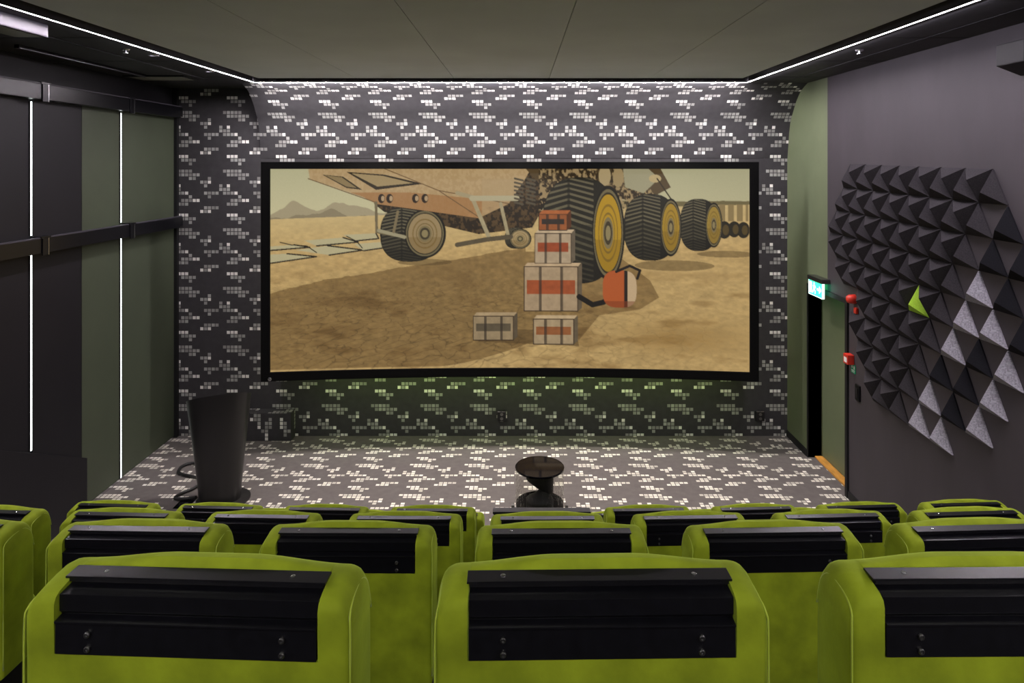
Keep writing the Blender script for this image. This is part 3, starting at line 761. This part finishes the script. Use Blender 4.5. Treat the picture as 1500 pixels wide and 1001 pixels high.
def rr(x0, x1, y0, y1, z, r, n=5):
    p = []
    for cx, cy, a0 in ((x1-r, y1-r, 0), (x0+r, y1-r, 90), (x0+r, y0+r, 180), (x1-r, y0+r, 270)):
        for k in range(n+1):
            a = math.radians(a0+90*k/n); p.append((cx+r*math.cos(a), cy+r*math.sin(a), z))
    return p
cus.loft([[(x, y+(z+.55)*.12+.128, z) for x, z, y in rr(-w_, w_, -.60, -.30, y_, .04)] for y_, w_ in ((0, .18), (.02, .19), (.06, .19), (.075, .185), (.085, .16))])
cusm = cus.mesh('seat_cushion', 'velvet', smooth=.9)
stitch = MB().box(-.205, .205, -.0012, .001, -.2265, -.2235).mesh('stitch_seam', 'velvet')
pedm = MB().box(-.23, .23, .02, .11, -.80, -.40).box(-.22, .22, .03, .30, -.96, -.60).mesh('base', 'black_matt', bevel=.008)

def make_seat(lab, loc, rz):
    t = thing('cinema_seat', lab, 'seat', loc, rz, 'lime green cinema seats in stepped rows')
    obj('backrest', bkm, None, t)
    obj('seat_cushion', cusm, None, t); obj('base', pedm, None, t)
    b = obj('seat_back_ledge', brm, None, t); b['label'] = 'black metal ledge on seat back'
    for sx in (-1, 1):
        for z in (-.054, -.076): obj('bolt', boltm, None, b, loc=(sx*.152, .0, z))
        obj('screw', screwm, None, b, loc=(sx*.152, .043, .016))
    for p in pipm: obj('piping', p, None, t)
    return t
cols = {0: [-1, 0, 1], 1: [-3, -2, -1, 0, 1, 2], 2: [-4, -3, -2, -1, 0, 1, 2, 3], 3: [-4, -3, -2, -1, 1, 2, 3, 4], 4: [-3, -2, -1, 0, 1, 2, 3]}
rown = ['row nearest the camera', 'second row from the camera', 'third row from the camera', 'fourth row from the camera', 'front row']
proto = None
for rI, cs in cols.items():
    for n, c in enumerate(cs):
        x = .128+.64*c; y = ROWY[rI]+.010*x*x
        rz = math.radians(max(-3, min(3, 1.6*x+.4)))
        if rI == 0: rz = math.radians({-1: -2.5, 0: 1.0, 1: .5}[c])
        lab = 'lime green velvet cinema seat in the %s, %s from the left' % (rown[rI], ORD[n])
        # the object base sits on the tread; meshes are written from the seam, so shift the origin
        loc = (x, y, SEAM[rI])
        if proto is None: proto = make_seat(lab, loc, rz)
        else: dup(proto, loc, rz, lab)

# ------------------------------------------------------------------ lamps
def area(name, loc, rot, sx, sy, e, col):
    l = bpy.data.lights.new(name, 'AREA'); l.shape = 'RECTANGLE'; l.size = sx; l.size_y = sy; l.energy = e; l.color = col
    o = bpy.data.objects.new(name, l); C.objects.link(o); o.location = loc; o.rotation_euler = rot
    return o
def spot(name, loc, to, e, col, ang, blend=.5, size=.05):
    l = bpy.data.lights.new(name, 'SPOT'); l.energy = e; l.color = col; l.spot_size = math.radians(ang); l.spot_blend = blend; l.shadow_soft_size = size
    o = bpy.data.objects.new(name, l); C.objects.link(o); o.location = loc
    o.rotation_euler = (Vector(to)-Vector(loc)).to_track_quat('-Z', 'Y').to_euler()
    return o
area('added_wash_right', (2.79, 3.2, ZS-.012), (0, math.radians(-38), 0), .016, 9.4, 28, (.92, .85, 1))  # added area light beside the LED line, brightens the right wall
area('added_wash_back', (-.22, 8.195, ZS-.012), (math.radians(32), 0, 0), 5.8, .016, 55, (1, .97, .97))  # added as well, to brighten the cove and upper back wall
area('added_wash_left', (-3.23, 3.2, ZS-.012), (0, math.radians(38), 0), .016, 9.4, 3, (.92, .85, 1))  # weaker added light for the left wall
for x in (-2.0, 0, 2.0):
    spot('added_seat_fill', (x*.85, -.5, ZC-.02), (x*.7, 1.8, 1.8), 95, (1, .96, .84), 80, .8, .12)  # added fill light over the seats, no fixture behind it
    spot('added_stage_fill', (x*.8, 7.85, ZC-.02), (x*.85, 7.45, 0), 250, (1, .92, .81), 95, .9, .05)  # added to brighten the stage floor, has no lamp body
w = bpy.data.worlds.new('world'); S.world = w; w.use_nodes = True
w.node_tree.nodes['Background'].inputs[0].default_value = (.5, .5, .55, 1); w.node_tree.nodes['Background'].inputs[1].default_value = .02

# ------------------------------------------------------------------ camera
cd = bpy.data.cameras.new('camera'); cam = bpy.data.objects.new('camera', cd); C.objects.link(cam)
cam.location = (0, 0, EYE); cam.rotation_euler = (PI/2, 0, 0)
cd.sensor_width = 36; cd.lens = 24; cd.shift_x = -10/1500; cd.shift_y = -260.5/1500; cd.clip_start = .05
S.camera = cam
S.view_settings.view_transform = 'Standard'; S.view_settings.look = 'None'; S.view_settings.gamma = 1; S.view_settings.exposure = 0
S.view_settings.use_curve_mapping = False
